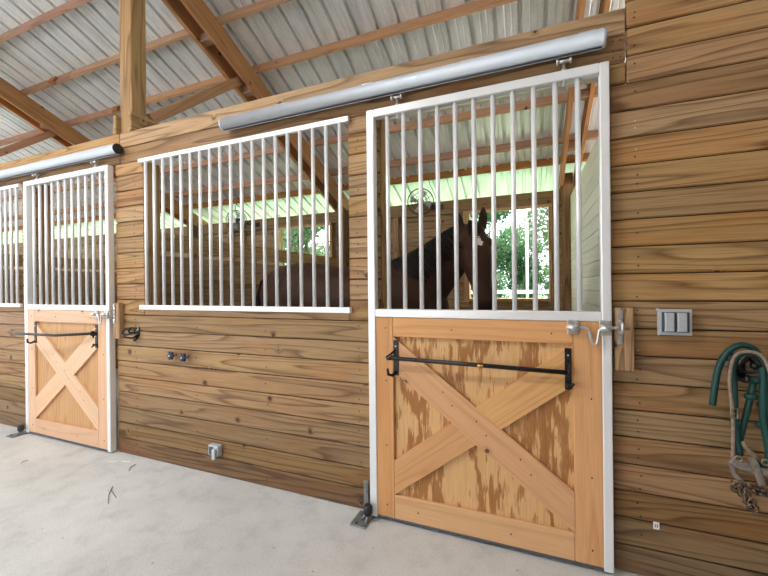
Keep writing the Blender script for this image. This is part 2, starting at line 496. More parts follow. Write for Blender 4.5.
# blocks beside the post behind the header, braces up to the rafters
lumber('tie_block', (-3.104, .0, 2.702), (-3.066, .60, 2.872), M['post'], 'short dark block bolted to the right of the tall post, on the header', 'block')
lumber('tie_block', (-3.296, .0, 2.702), (-3.257, .60, 2.872), M['post'], 'short block bolted to the left of the tall post, on the header', 'block')
def beam_between(name, a, b, wid, hgt, mat, label, cat, group=None, tint=1., parent=None):
    a = Vector(a); b = Vector(b); d = b-a; L = d.length; d.normalize()
    side = Vector((1, 0, 0)) if abs(d.x) < .7 else Vector((0, 1, 0))
    up = d.cross(side).normalized();
    if up.z < 0: up = -up
    side = up.cross(d)
    R = Matrix((( d.x, side.x, up.x, 0), (d.y, side.y, up.y, 0), (d.z, side.z, up.z, 0), (0, 0, 0, 1)))
    T = Matrix.Translation((a+b)/2) @ R
    o = MB().box((-L/2, -wid/2, -hgt/2), (L/2, wid/2, hgt/2), .005, 0, tint=tint, M=T).build(name, mat, parent, origin=None if parent else tuple(a))
    return tag(o, label, cat, group)
for dx, lab in ((0, 'diagonal brace rising from beside the tall post to the middle doubled rafter'), (-BAY-.01, 'diagonal brace rising to the doubled rafter at the far left')):
    beam_between('knee_brace', (-3.12+dx, .215, 2.90), (-3.12+dx, 1.33, 3.835), .055, .088, M['purlin'], lab, 'brace', 'diagonal knee braces')

# ------------------------------------------------------------------ roof framing
cosr = 1/math.sqrt(1+SL*SL)
def rafter(x0, x1, label, mat='rafter'):
    hgt = .235/cosr
    y0, y1 = RIDGE, 4.40
    poly = [(x0, y0, ztop(y0)), (x0, y1, ztop(y1)), (x0, y1, ztop(y1)-hgt), (x0, y0, ztop(y0)-hgt)]
    o = MB().prism(poly, (1, 0, 0), x1-x0, (0, 1, -SL)).build('roof_rafter', M[mat], origin=(x0, y0, ztop(y0)))
    return tag(o, label, 'rafter', 'doubled roof rafters')
names = {-3.12: 'of the doubled rafter above the middle of the wall', -3.12-BAY: 'of the doubled rafter at the far left', .53: 'of the doubled rafter seen through the near door bars'}
for xc, nm in names.items():
    rafter(xc-.113, xc-.073, 'left orange-brown plank '+nm)
    rafter(xc+.073, xc+.113, 'right orange-brown plank '+nm)
blocks = [(-3.12, .86, 'small wood block between the middle rafter planks, upper one'), (-3.12, 1.46, 'small wood block between the middle rafter planks, lower one by the brace'),
          (-3.12-BAY, 1.20, 'small wood block between the far left rafter planks, upper one'), (-3.12-BAY, 1.75, 'small wood block between the far left rafter planks, lower one'),
          (.53, 2.35, 'wood block between the rafter planks over the near stall, upper one'), (.53, 3.05, 'wood block between the rafter planks over the near stall, lower one')]
for xc, y, lab in blocks:
    a = Vector((xc-.071, y, ztop(y)-.18)); 
    o = beam_between('rafter_block', a, a+Vector((.142, 0, 0)), .09, .09, M['purlin'], lab, 'block', 'blocks between rafter planks', tint=.8)
pur = [(-.17, 'roof purlin nearest the ridge, above the top left of the view'), (.36, 'uppermost visible roof purlin, crossing the top left corner'),
       (.91, 'second roof purlin below the top left corner'), (1.45, 'roof purlin just above the top edge of the wall'),
       (2.02, 'roof purlin hidden behind the header, over the stall'), (2.60, 'uppermost roof purlin seen through the bars'),
       (3.205, 'second roof purlin seen through the bars')]
for y, lab in pur:
    z = ztop(y)
    T = Matrix.Translation((0, y, z)) @ Matrix.Rotation(-math.atan(SL), 4, 'X')
    mb = MB()
    xs = [-18., -6.7, -3.1, 3.6] if y > 2 else [-18., -5.6, 3.6]
    for i in range(len(xs)-1): mb.box((xs[i], -.02, .0), (xs[i+1], .02, .112), .003, 0, M=T)
    o = mb.build('roof_purlin', M['purlin'], origin=(-3, y, z)); tag(o, lab, 'purlin', 'roof purlins')
    if y in (.91, 1.45):
        c = MB().box((-5.99 if y < 1 else -5.57, -.055, -.018), (-5.87 if y < 1 else -5.45, -.022, .06), .003, 0, tint=.75, M=T).build('splice_cleat', M['rafter'], o)
# eave board with small pale wedges along its top, at rib spacing
y = 3.575; z = ztop(y); T = Matrix.Translation((0, y, z)) @ Matrix.Rotation(-math.atan(SL), 4, 'X')
eave = MB().box((-18., -.02, .0), (3.6, .02, .112), .003, 0, tint=.85, M=T).build('eave_board', M['rafter'], origin=(-3, y, z))
tag(eave, 'reddish eave board above the back wall with pale wedges along its top', 'board')
RP = .2286
pl = []
xx = -5.0
i0 = int(math.ceil(-6.6/RP)); 
for i in range(i0, int(.5/RP)+1):
    x = i*RP+.03
    mb = MB()
    mb.prism([T @ Vector((x-.016, -.045, .084)), T @ Vector((x+.016, -.045, .084)), T @ Vector((x+.007, -.045, .112)), T @ Vector((x-.007, -.045, .112))], T.to_3x3() @ Vector((0, 1, 0)), .022, (1, 0, 0))
    mb.build('offwhite_bit', M['offwhite'], eave)
# ribbed sheets
def roof_mesh():
    prof = []
    xs = -18.1
    n = int((3.7+18.1)/RP)
    for i in range(n):
        x = xs+i*RP
        prof += [(x, 0), (x+.062, 0), (x+.072, .005), (x+.082, 0), (x+.125, 0), (x+.135, .004), (x+.145, 0), (x+.184, 0), (x+.189, .048), (x+.223, .048)]
    prof.append((xs+n*RP, 0))
    mb = MB()
    def slope(p0, p1):
        b = len(mb.v); N = len(prof)
        nrm = Vector((0, -(p1[1]-p0[1]), p1[0]-p0[0])).normalized()
        if nrm.z < 0: nrm = -nrm
        for (x, h) in prof:
            for (yy, zz) in (p0, p1): mb.v.append(Vector((x, yy, zz))+nrm*h)
        for i in range(N-1):
            q = [b+2*i, b+2*i+2, b+2*i+3, b+2*i+1]
            mb._face(q, [Vector()]*4, 1., .5, 0, False)
    rb = .115/cosr
    slope((RIDGE, ztop(RIDGE)+rb), (4.47, ztop(4.47)+rb))
    yb = 2*RIDGE-3.4
    slope((RIDGE, ztop(RIDGE)+rb), (yb, ztop(RIDGE)+rb+SL*(yb-RIDGE)))
    return mb
struct(roof_mesh().build('ceiling', M['roof']))

# ------------------------------------------------------------------ stall interiors
YB = 3.86
WIN = [(-.87, .27), (-.87-BAY, .27-BAY)]
WS, WH = 1.19, 2.555
mb = MB()
def inner(x0, x1, z0, z1): siding(mb, x0, x1, z0, z1, YB, YB+.036, tints=False)
xs = -18.
for (a, b_) in sorted(WIN):
    inner(xs, a, 0, WH); inner(a, b_, 0, WS); xs = b_
inner(xs, 3.6, 0, WH)
# top plate and studs
mb.box((-18., 3.797, WH-.003), (3.6, YB+.04, 2.765), .006, 0, tint=.9)
for x in (-2.14, -1.42-BAY-.4, -2.14-BAY): mb.box((x, 3.77, 0), (x+.09, YB-.001, WH), .005, 2, tint=1.1)
struct(mb.build('wall_back', M['siding_in']))
for n, (a, b_) in enumerate(WIN):
    mb = MB()
    mb.box((a-.09, 3.76, WS-.06), (a, YB+.05, WH+.003), .004, 2, tint=1.35)
    mb.box((b_, 3.76, WS-.06), (b_+.05, YB+.05, WH+.003), .004, 2, tint=1.2)
    mb.box((a-.09, 3.75, WH-.03), (b_+.05, 3.80, WH+.012), .004, 0, tint=1.35)
    mb.box((a, 3.76, WS-.045), (b_, YB+.07, WS+.004), .004, 0, tint=1.1)
    struct(mb.build('window_%d' % (n+1), M['post']))
# partition beside the near doorway
mb = MB()
def side_wall(mb, x0, x1, y0, y1, rows, tint=1., zoff=0.):
    for k in rows:
        mb.box((x0, y0, zoff+k*P+.0015), (x1, y1, zoff+(k+1)*P-.0015), .004, 1, tint=tint*random.uniform(.93, 1.07))
    k0, k1 = min(rows), max(rows)+1
    mb.box((x0+.012, y0+.002, zoff+k0*P+.002), (x1-.012, y1-.002, zoff+k1*P-.002), .001, 1, tint=.3)
side_wall(mb, .545, .581, .155, 3.70, range(0, 20), zoff=.03)
struct(mb.build('wall_right', M['pale_siding']))
for nm, x in (('wall_middle', -3.12), ('wall_left', -3.12-BAY)):
    mb = MB()
    side_wall(mb, x-.018, x+.018, .17, 3.70, range(0, 13), tint=1.05, zoff=.0)
    mb.box((x-.018, .17, 1.735), (x+.018, 3.70, 1.90), .005, 1, tint=1.1)
    struct(mb.build(nm, M['siding_in']))

# unseen walls added to block light from the right end and facing side
mb = MB(); side_wall(mb, 3.6, 3.636, -5.6, .03, range(0, 34)); struct(mb.build('light_block_end', M['siding']))
mb = MB(); siding(mb, -1.2, 3.6, 0, 3.9, -5.636, -5.6); struct(mb.build('light_block_facing', M['siding']))

# ------------------------------------------------------------------ floor and ground
mb = MB(); mb.box((-40, -9.2, -.11), (14, 4.25, 0), .001, 0); struct(mb.build('floor', M['concrete']))
mb = MB(); mb.box((-80, 4.3, -.5), (60, 90, -.12), .001, 0); struct(mb.build('ground_lawn', M['grass']))
mb = MB(); mb.box((-80, -90, -.5), (60, 4.3, -.12), .001, 0); struct(mb.build('ground_yard', M['concrete']))

# litter on the concrete
def twig(pts, lab):
    o = MB().tube([(x, y, .003) for x, y in pts], [.0015]+[.0022]*(len(pts)-2)+[.002], 5).build('twig', M['bark'], origin=(pts[0][0], pts[0][1], 0)); tag(o, lab, 'twig', 'twigs on the concrete floor')
twig([(-3.78, -.421), (-3.815, -.395), (-3.80, -.365)], 'thin dark twig on the concrete, in front of the far door')
twig([(-2.846, -.19), (-2.895, -.145), (-2.898, -.105)], 'short dark twig on the concrete close to the middle wall')
twig([(-2.537, -.526), (-2.654, -.449), (-2.722, -.382), (-2.70, -.41), (-2.559, -.463)], 'forked bent twig lying out on the concrete')

def chip(x, y, a, lab):
    T = Matrix.Translation((x, y, .003)) @ Matrix.Rotation(a, 4, 'Z')
    o = MB().box((-.04, -.007, -.002), (.04, .007, .003), .001, 0, M=T).build('wood_chip', M['offwhite'], origin=(x, y, 0)); tag(o, lab, 'wood chip', 'pale wood chips on the floor')
chip(-3.11, -.135, .5, 'pale wood chip nearest the far door jamb')
chip(-3.02, -.10, .3, 'pale wood chip nearest the middle wall')
# ------------------------------------------------------------------ barred windows
def bar_grille(x0, label):
    t = thing('bar_grille', label, 'window grille', (x0, -.02, 1.22), 'barred stall windows')
    MB().box((x0, -.034, 2.407), (x0+1.91, -.006, 2.441), .003).build('top_rail', M['alum'], t)
    MB().box((x0, -.034, 1.220), (x0+1.91, -.006, 1.256), .003).build('bottom_rail', M['alum'], t)
    for i in range(19):
        x = x0+.075+.0983*i
        MB().cyl((x, -.020, 1.25), (x, -.020, 2.412), .0125, 14).build('bar', M['alum'], t)
    return t
g1 = bar_grille(-2.94, 'long aluminium bar grille in the wall between the two stall doors')
g2 = copy_tree(g1); g2.location.x -= BAY; g2['label'] = 'aluminium bar grille at the left edge, beyond the far door'

# ------------------------------------------------------------------ sliding stall doors
FY = -.056
def stall_door(ox, label, pine, ply, swung):
    t = thing('stall_gate', label, 'stall door', (-.27+ox, -.03, .012), 'sliding stall doors')
    def B(lo, hi, **k): return MB().box((lo[0]+ox, lo[1], lo[2]), (hi[0]+ox, hi[1], hi[2]), **k)
    L, R, Bt, Tp = -.898, .360, .014, 2.435
    B((L, FY, Bt), (L+.047, -.006, Tp), ch=.004).build('side_rail', M['alum'], t)
    B((R-.041, FY, Bt), (R, -.006, Tp), ch=.004).build('side_rail', M['alum'], t)
    B((L+.047, FY, 2.388), (R-.041, -.006, Tp), ch=.004).build('top_rail', M['alum'], t)
    B((L+.047, FY, 1.203), (R-.041, -.006, 1.250), ch=.004).build('middle_rail', M['alum'], t)
    B((L+.047, -.05, Bt), (R-.041, -.01, Bt+.012), ch=.002).build('bottom_channel', M['greydark'], t)
    for i in range(11):
        x = -.771+.0999*i+ox
        MB().cyl((x, -.031, 1.246), (x, -.031, 2.392), .0125, 14).build('bar', M['alum'], t)
    sd = {'near': .183, 'far': .61}[swung if isinstance(swung, str) else ('far' if swung else 'near')]
    B((-.851, -.030, .027), (.319, -.012, 1.202), ch=.001, ax=2, seed=sd).build('plywood_panel', ply, t)
    fy, d = -.050, .0195
    B((-.851, fy, .027), (-.743, fy+d, 1.202), ax=2).build('stile', pine, t)
    B((.197, fy, .027), (.319, fy+d, 1.202), ax=2).build('stile', pine, t)
    B((-.742, fy, 1.090), (.196, fy+d, 1.202), ax=0).build('cross_rail', pine, t)
    B((-.742, fy, .027), (.196, fy+d, .165), ax=0).build('cross_rail', pine, t)
    x0, x1 = -.742, .196
    a = [(x0, 1.089), (x0, .889), (x1, .166), (x1, .366)]
    MB().prism([(p[0]+ox, fy-.001, p[1]) for p in a], (0, 1, 0), d+.001, (x1-x0, 0, -.723)).build('diagonal_brace', pine, t)
    # the other diagonal in two pieces, cut at the first
    k = .723/(x1-x0)
    up = lambda x: 1.089-k*(x-x0)      # upper edge of first
    lo = lambda x: .889-k*(x-x0)       # lower edge of first
    def cross(z0, off):                # rising line z=z0+k(x-x0) meets falling edge with intercept off
        x = x0+(off-z0)/(2*k); return (x, z0+k*(x-x0))
    l1 = cross(.366, .889); l2 = cross(.166, .889)
    q = [(x0, .366), (x0, .166), l2, l1]
    MB().prism([(p[0]+ox, fy, p[1]) for p in q], (0, 1, 0), d, (x1-x0, 0, .723)).build('diagonal_brace', pine, t)
    r1 = cross(.366, 1.089); r2 = cross(.166, 1.089)
    q = [(x1, 1.089), r1, r2, (x1, .889)]
    MB().prism([(p[0]+ox, fy, p[1]) for p in q], (0, 1, 0), d, (x1-x0, 0, .723)).build('diagonal_brace', pine, t)
    # screw heads in the boards
    def screw(x, z): MB().cyl((x+ox, fy-.0025, z), (x+ox, fy+.004, z), .004, 8).build('screw', M['nail'], t)
    for x in (-.80, .26):
        for z in (.10, .45, .83, 1.14): screw(x+.012, z)
    for x in (-.45, -.27, -.05): screw(x, up(x)-.07); screw(x+.05, up(x)-.14)
    for x in (-.6, -.1): screw(x, .09); screw(x+.2, 1.14)
    # hangers to the overhead track
    for hx in (-.706, .169):
        h = MB(); hx += ox
        h.cyl((hx, -.034, 2.36), (hx, -.034, 2.488), .007, 10)
        h.cyl((hx, -.034, 2.436), (hx, -.034, 2.448), .014, 6)
        h.cyl((hx-.03, -.045, 2.482), (hx+.03, -.045, 2.482), .008, 10)
        h.cyl((hx-.034, -.045, 2.482), (hx-.024, -.045, 2.482), .014, 12); h.cyl((hx+.024, -.045, 2.482), (hx+.034, -.045, 2.482), .014, 12)
        h.build('hanger_bolt', M['zinc'], t)
    # blanket bar
    bl = MB()
    if not swung:
        p = [(-.727, -.098, .974), (-.25, -.095, .966), (.174, -.088, .957)]
    else:
        p = [(-.70, -.20, .995), (-.25, -.135, .985), (.19, -.075, 1.012)]
    bl.tube([(a+ox, b_, c) for a, b_, c in p], .0115, 10)
    bar = bl.build('blanket_bar', M['black'], t)
    zb = (.867, 1.071) if not swung else (.885, 1.085)
    xa, xb = (-.724, .173) if not swung else (-.719, .188)
    for x, left in ((xa, True), (xb, False)):
        x += ox
        s = MB(); s.box((x-.015, -.057, zb[0]), (x+.015, -.0505, zb[1]), .0015)
        for z in (zb[0]+.02, zb[0]+.10, zb[1]-.035): s.cyl((x, -.060, z), (x, -.056, z), .0045, 8, 1)
        if left:
            # catch hook below and spring loop at bar height
            s.tube([(x, -.058, zb[0]+.018), (x-.012, -.085, zb[0]+.004), (x-.03, -.10, zb[0]+.012), (x-.036, -.10, zb[0]+.045)], [.009, .009, .009, .007], 8)
            if not swung:
                s.tube([(x-.002, -.058, 1.012), (x-.02, -.085, .995), (x-.042, -.10, .978), (x-.034, -.105, .966), (x-.004, -.10, .97)], .0065, 8)
                s.tube([(x-.012, -.08, .985), (x-.03, -.098, .968)], .006, 8)
        else:
            s.ring((x, -.082, .960 if not swung else 1.012), (1, 0, .0), .018, .006, 14, 8)
            s.tube([(x, -.058, 1.0), (x+.004, -.08, .99), (x+.008, -.085, .975)], .006, 8)
            s.tube([(x-.008, -.058, zb[0]+.03), (x+.012, -.085, zb[0]+.025), (x+.02, -.09, zb[0]+.04)], .0065, 8)
            s.tube([(x-.03 if swung else x-.004, -.058, zb[0]+.022), (x, -.09, zb[0]+.012)], .006, 8)
        s.build('bar_bracket', [M['black'], M['zinc']], bar)
    if not swung:
        MB().cyl((-.255+ox, -.107, .966), (-.225+ox, -.1065, .9655), .0065, 10).build('brass_pin', M['brass'], bar)
    # slide latch
    lt = MB(); zz = 1.175; yb = -.074
    lt.tube([(p[0]+ox, yb-.006, p[1]) for p in [(.165, zz), (.225, zz+.002), (.25, zz), (.262, zz-.012), (.268, zz-.045), (.276, zz-.075), (.286, zz-.08), (.295, zz-.07), (.299, zz-.04), (.303, zz-.012), (.314, zz+.002), (.335, zz+.003), (.425, zz+.003)]], .0068, 10)
    latch = lt.build('slide_latch', M['zinc'], t)
    for x in (.195, .332):
        s = MB()
        s.box((x-.024+ox, -.062, zz-.035), (x+.026+ox, -.0515, zz+.035), .002)
        s.tube([(x-.022+ox, yb-.006, zz), (x+.024+ox, yb-.006, zz)], .014, 12)
        for dz in (-.027, .027):
            for dx in (-.014, .014): s.cyl((x+dx+ox, -.068, zz+dz), (x+dx+ox, -.06, zz+dz), .0055, 8)
        s.build('latch_plate', M['zinc'], latch)
    return t
stall_door(0, 'large near sliding stall door with barred top and orange pine cross-braced bottom', M['door_pine'], M['ply'], False)
stall_door(-BAY, 'far left sliding stall door with barred top, its blanket bar swung out', M['door_pine_pale'], M['ply_pale'], True)

# overhead tracks
def track(x0, x1, label, clips, plug):
    t = thing('door_track', label, 'door track', ((x0+x1)/2, -.055, 2.545), 'overhead door tracks')
    mb = MB(); n = 22; yc, zc, r = -.055, 2.545, .044; b = len(mb.v)
    ang = [math.radians(-90+18+i*(324/n)) for i in range(n+1)]
    sec = [(yc+math.cos(a)*r*.92, zc+math.sin(a)*r) for a in ang]+[(yc+math.cos(a)*(r*.92-.004), zc+math.sin(a)*(r-.004)) for a in reversed(ang)]
    N = len(sec)
    for x in (x0, x1):
        for (y_, z_) in sec: mb.v.append(Vector((x, y_, z_)))
    for i in range(N):
        j = (i+1) % N
        mb._face([b+i, b+N+i, b+N+j, b+j], [Vector()]*4, 1., .3, 0, i < n or n < i < N-1)
    for e in (0, 1):
        for i in range(n):
            q = [b+e*N+i, b+e*N+i+1, b+e*N+N-2-i, b+e*N+N-1-i]
            mb._face(q if e else q[::-1], [Vector()]*4, 1., .3, 0, False)
    mb.build('track_tube', M['galv'], t)
    for x in clips:
        c = MB(); c.box((x-.035, -.008, 2.565), (x+.035, -.0045, 2.60), .001); c.box((x-.035, -.062, 2.589), (x+.035, -.005, 2.594), .001)
        c.cyl((x, -.012, 2.598), (x, -.004, 2.598), .007, 8)
        c.build('track_bracket', M['zinc'], t)
    for k, (x, dx) in enumerate(((x0, -1), (x1, 1))):
        m_ = M['blackplastic'] if plug else M['galv']
        MB().cyl((x-dx*.002, yc, zc), (x+dx*.012, yc, zc), r*(.95 if plug else .9), 20).build('end_plug', m_, t)
    return t
track(-2.003, .333, 'long galvanised door track above the middle window and near door', (-1.9, -1.517, -.887, -.30, .268), False)
track(-5.64, -3.15, 'galvanised door track at the left with a black end plug', (-5.4, -4.9, -4.2, -3.35), True)

# latch boards
def latch_board(ox, label):
    t = thing('latch_board', label, 'latch board', (.413+ox, 0, .972), 'latch boards beside the doors')
    MB().box((.376+ox, -.042, .972), (.452+ox, -.001, 1.270), .004, 2, seed=.77, tint=1.12).build('board', M['siding'], t)
    k = MB(); x = .395+ox
    k.box((x-.011, -.047, 1.098), (x+.011, -.0425, 1.258), .0015)
    for z in (1.112, 1.245): k.cyl((x, -.051, z), (x, -.046, z), .008, 8); k.cyl((x, -.054, z), (x, -.05, z), .004, 8)
    k.tube([(x, -.046, 1.145), (x, -.092, 1.158), (x, -.098, 1.178), (x, -.092, 1.20), (x, -.046, 1.213)], .0065, 8)
    k.build('strike_plate', M['zinc'], t)
    return t
latch_board(0, 'short upright board with a zinc strike plate right of the near door')
latch_board(-BAY+.012, 'short upright board with a zinc strike right of the far door')

# floor roller guides
def guide(x, label):
    t = thing('roller_guide', label, 'door guide', (x, -.08, 0), 'roller guides at the door bottoms')
    b_ = MB(); b_.box((x-.055, -.165, .001), (x+.045, -.02, .009), .002); b_.box((x-.035, -.012, .0), (x-.005, -.003, .19), .002)
    b_.box((x-.035, -.06, .0), (x-.005, -.003, .012), .002)
    for dy in (-.14, -.06): b_.cyl((x-.03, dy, .008), (x-.03, dy, .018), .01, 6)
    b_.tube([(x-.01, -.10, .01), (x+.03, -.085, .05)], .007, 8); b_.tube([(x+.03, -.13, .01), (x+.035, -.085, .05)], .007, 8)
    for z in (.12, .16): b_.cyl((x-.02, -.016, z), (x-.02, -.010, z), .006, 8)
    b_.build('base_plate', M['steel_dark'], t)
    r = MB(); r.tube([(x+.03, -.092, .04), (x+.03, -.092, .05), (x+.03, -.092, .09), (x+.03, -.092, .10)], [.02, .026, .026, .018], 16); r.build('roller', M['blackplastic'], t)
    return t
guide(-.925, 'steel and black roller guide on the floor at the near door')
guide(-4.565, 'small black roller guide on the floor at the far door')

# ------------------------------------------------------------------ things on the wall
# grey weatherproof outlet box with two flip covers
t = thing('outlet_box', 'grey weatherproof double outlet box on the right wall', 'outlet box', (.603, 0, 1.15))
b_ = MB(); b_.box((.549, -.04, 1.152), (.664, -.001, 1.264), .004); b_.box((.545, -.046, 1.149), (.668, -.039, 1.266), .002)
b_.cyl((.54, -.03, 1.262), (.55, -.03, 1.262), .007, 8); b_.cyl((.545, -.03, 1.152), (.553, -.03, 1.152), .007, 8)
b_.build('box_body', M['greybox'], t)
MB().box((.556, -.0485, 1.163), (.658, -.0455, 1.253), .001).build('recess_plate', M['greydark'], t)
for x in (.566, .612):
    c = MB(); c.box((x, -.062, 1.166), (x+.034, -.047, 1.250), .003)
    for z in (1.166, 1.243): c.cyl((x+.002, -.056, z), (x+.002, -.056, z+.008), .005, 8)
    c.build('flip_cover', M['greybox'], t)
# small switch tag low on the wall
t = thing('wall_tag', 'tiny white plastic tag low on the right wall', 'tag', (.54, 0, .238))
MB().box((.528, -.006, .237), (.552, -.0005, .270), .002).build('tag_plate', M['white'], t)
s = MB(); s.box((.533, -.0068, .246), (.5365, -.0055, .262), .0004); s.box((.541, -.0068, .246), (.5445, -.0055, .262), .0004); s.build('tag_mark', M['greydark'], t)
# hydrant handles
def valve(x, z, label):
    t = thing('valve_handle', label, 'valve handle', (x, 0, z), 'navy valve handles under the window')
    MB().cyl((x, .004, z), (x, -.035, z), .012, 12).build('stem', M['zinc'], t)
    h = MB(); h.tube([(x, -.030, z), (x, -.036, z), (x, -.052, z), (x, -.058, z)], [.018, .024, .024, .016], 16)
    for i in range(6):
        a = i*PI/3; h.ball((x+.024*math.cos(a), -.045, z+.024*math.sin(a)), .011, 8, 6)
    h.build('hand_wheel', M['blueblack'], t)
    MB().cyl((x, -.057, z), (x, -.062, z), .007, 10).build('centre_screw', M['zinc'], t)
valve(-2.572, .870, 'left navy valve handle under the barred window')
valve(-2.443, .863, 'right navy valve handle under the barred window')
# low outlet box with its flap hanging open
t = thing('outlet_box', 'small grey outlet box with open flap low on the middle wall', 'outlet box', (-2.15, 0, .15))
b_ = MB(); b_.box((-2.20, -.045, .162), (-2.105, -.001, .238), .004); b_.build('box_body', M['greybox'], t)
MB().box((-2.19, -.047, .170), (-2.15, -.044, .228), .001).build('recess_plate', M['greydark'], t)
MB().box((-2.146, -.066, .146), (-2.116, -.047, .218), .003).build('flip_cover', M['galv'], t)
# black halter rack beside the far latch board
t = thing('halter_hanger', 'black wire tack hanger on the wall right of the far door', 'tack hanger', (-3.03, 0, 1.0))
h = MB()
def hp(pts): return [(-2.985+(a+2.975)*.62, b_*.75, 1.04+(c-1.04)*.85) for a, b_, c in pts]
h.box((-3.015, -.006, 1.0), (-2.985, -.0005, 1.075), .002)
h.tube(hp([(-3.0, -.005, 1.065), (-3.03, -.05, 1.075), (-3.09, -.09, 1.07), (-3.13, -.10, 1.05), (-3.13, -.10, 1.02), (-3.08, -.09, 1.01), (-3.0, -.06, 1.02), (-2.98, -.05, 1.05), (-3.0, -.05, 1.075)]), .0075, 8)
h.tube(hp([(-3.02, -.005, 1.02), (-3.07, -.06, 1.03), (-3.06, -.08, 1.06), (-3.02, -.08, 1.06)]), .0075, 8)
h.tube(hp([(-3.0, -.006, 1.0), (-3.03, -.05, .975), (-3.09, -.09, .985), (-3.11, -.10, 1.0)]), .0075, 8)
h.tube(hp([(-3.0, -.006, .995), (-3.0, -.03, .96), (-2.995, -.05, .955)]), [.009, .009, .012], 8)
h.build('wire_hooks', M['black'], t)
MB().box((-3.012, -.012, 1.045), (-2.988, -.0055, 1.07), .002).build('hook_badge', M['greybox'], t)

# bridle hook and bridle on the right wall
t = thing('bridle_hook', 'black bridle hook under the hanging green and tan bridle', 'hook', (.845, 0, .96))
h = MB(); h.box((.815, -.01, .955), (.865, -.0005, 1.075), .002)
h.tube([(.808+.074*i/10, -.065, 1.036+.045*math.sin(PI*i/10)) for i in range(11)], .013, 10, flat=2.2)
h.tube([(.84, -.005, 1.04), (.845, -.04, 1.05), (.845, -.065, 1.075)], .012, 8)
h.tube([(.84, -.005, .985), (.838, -.05, .97), (.836, -.085, .975), (.836, -.095, .995)], [.012, .012, .011, .010], 8)
h.ring((.855, -.06, 1.035), (.3, 1, .2), .032, .007, 20, 8)
h.ball((.872, -.06, 1.035), .017, 10, 8); h.ball((.805, -.06, 1.03), .014, 10, 8)
h.build('hook_arms', M['black'], t)
def smooth_path(pts, sub=4):
    pts = [Vector(p) for p in pts]; out = []
    for i in range(len(pts)-1):
        p0 = pts[max(i-1, 0)]; p1 = pts[i]; p2 = pts[i+1]; p3 = pts[min(i+2, len(pts)-1)]
        for k in range(sub):
            u = k/sub
            out.append(.5*((2*p1)+(p2-p0)*u+(2*p0-5*p1+4*p2-p3)*u*u+(3*p1-p0-3*p2+p3)*u**3))
    out.append(pts[-1]); return out
t = thing('hanging_bridle', 'dark green and tan bridle with metal bit hanging at the right edge', 'bridle', (.85, -.05, .45))
def pth(pts, y): return smooth_path([(a, (y if not isinstance(y, (list, tuple)) else y[i]), c) for i, (a, c) in enumerate(pts)])
MB().tube(pth([(.733, .853), (.742, .937), (.757, 1.025), (.79, 1.090), (.833, 1.118), (.873, 1.101), (.897, 1.05)], -.055), .0125, 10).build('headpiece_tube', M['green'], t)
MB().tube(pth([(.813, .660), (.803, .735), (.798, .813), (.795, .955), (.790, 1.019), (.803, 1.067), (.84, 1.090), (.879, 1.067), (.891, 1.005), (.89, .832), (.905, .712), (.906, .658), (.885, .629), (.856, .637)], -.078), .0135, 10).build('halter_loop', M['green'], t)
gr = MB(); gr.tube(pth([(.872, .987), (.858, .905), (.841, .818), (.824, .726), (.813, .664)], -.060), .0115, 10)
for (x, z) in ((.858, .905), (.872, .975), (.895, .79)): gr.ball((x, -.062, z), .021, 10, 8, sc=(1.15, 1, .8))
gr.build('throat_tube', M['green'], t)
MB().tube(pth([(.785, .638), (.787, .742), (.786, .842), (.777, .975), (.793, 1.071), (.835, 1.097), (.885, 1.076), (.910, .985), (.913, .855), (.915, .751), (.910, .658)], -.092), .0045, 8, flat=1.55, up=(0, 1, 0)).build('cheek_strap', M['leather'], t)
MB().tube(pth([(.776, .642), (.813, .622), (.853, .612), (.905, .606), (.935, .618)], -.098), .005, 8, flat=3.6, up=(0, 1, 0)).build('nose_strap', M['leather_grey'], t)
MB().tube(pth([(.781, .630), (.790, .585), (.812, .555), (.845, .532), (.89, .516), (.935, .512)], -.090), .0045, 8, flat=2.3, up=(0, 1, 0)).build('chin_strap', M['leather_grey'], t)
MB().tube(pth([(.840, .665), (.852, .635), (.862, .60), (.875, .555)], -.104), .0045, 8, flat=3.0, up=(0, 1, 0)).build('cross_strap', M['leather_grey'], t)
MB().tube(pth([(.82, .72), (.835, .69), (.852, .672), (.862, .655)], -.085), .0045, 8, flat=2.0, up=(0, 1, 0)).build('cross_strap', M['leather'], t)
for (x, z) in ((.788, .838), (.914, .838)):
    bk = MB()
    bk.tube([(x-.011, -.10, z-.02), (x+.011, -.10, z-.02), (x+.011, -.10, z+.02), (x-.011, -.10, z+.02)], .003, 6, closed=True, up=(0, 1, 0)); bk.cyl((x-.011, -.101, z), (x+.011, -.101, z), .0025, 6)
    bk.build('buckle', M['dullbrass'], t)
for (x, z) in ((.800, .650), (.886, .65)): MB().ring((x, -.10, z), (0, 1, 0), .012, .0035, 16, 6).build('ring', M['dullbrass'], t)
ch = MB()
def chain(pts, n, y):
    sp = pth(pts, y)
    for i in range(n):
        j = i*(len(sp)-2)/max(1, n-1); k = int(j); q = sp[k].lerp(sp[k+1], j-k); d = (sp[k+1]-sp[k]).normalized()
        ax = Vector((0, 1, 0)) if i % 2 else d.cross(Vector((0, 1, 0)))
        ch.ring(q, ax, .0115, .0034, 12, 6)
chain([(.790, .54), (.812, .505), (.832, .470), (.848, .452)], 8, -.085); chain([(.808, .548), (.822, .515), (.842, .487), (.85, .462)], 7, -.095)
chain([(.84, .545), (.862, .54), (.89, .53), (.92, .505)], 8, -.10); chain([(.905, .53), (.912, .495), (.912, .46)], 5, -.10)
chain([(.83, .552), (.85, .528), (.875, .524), (.90, .53)], 7, -.105)
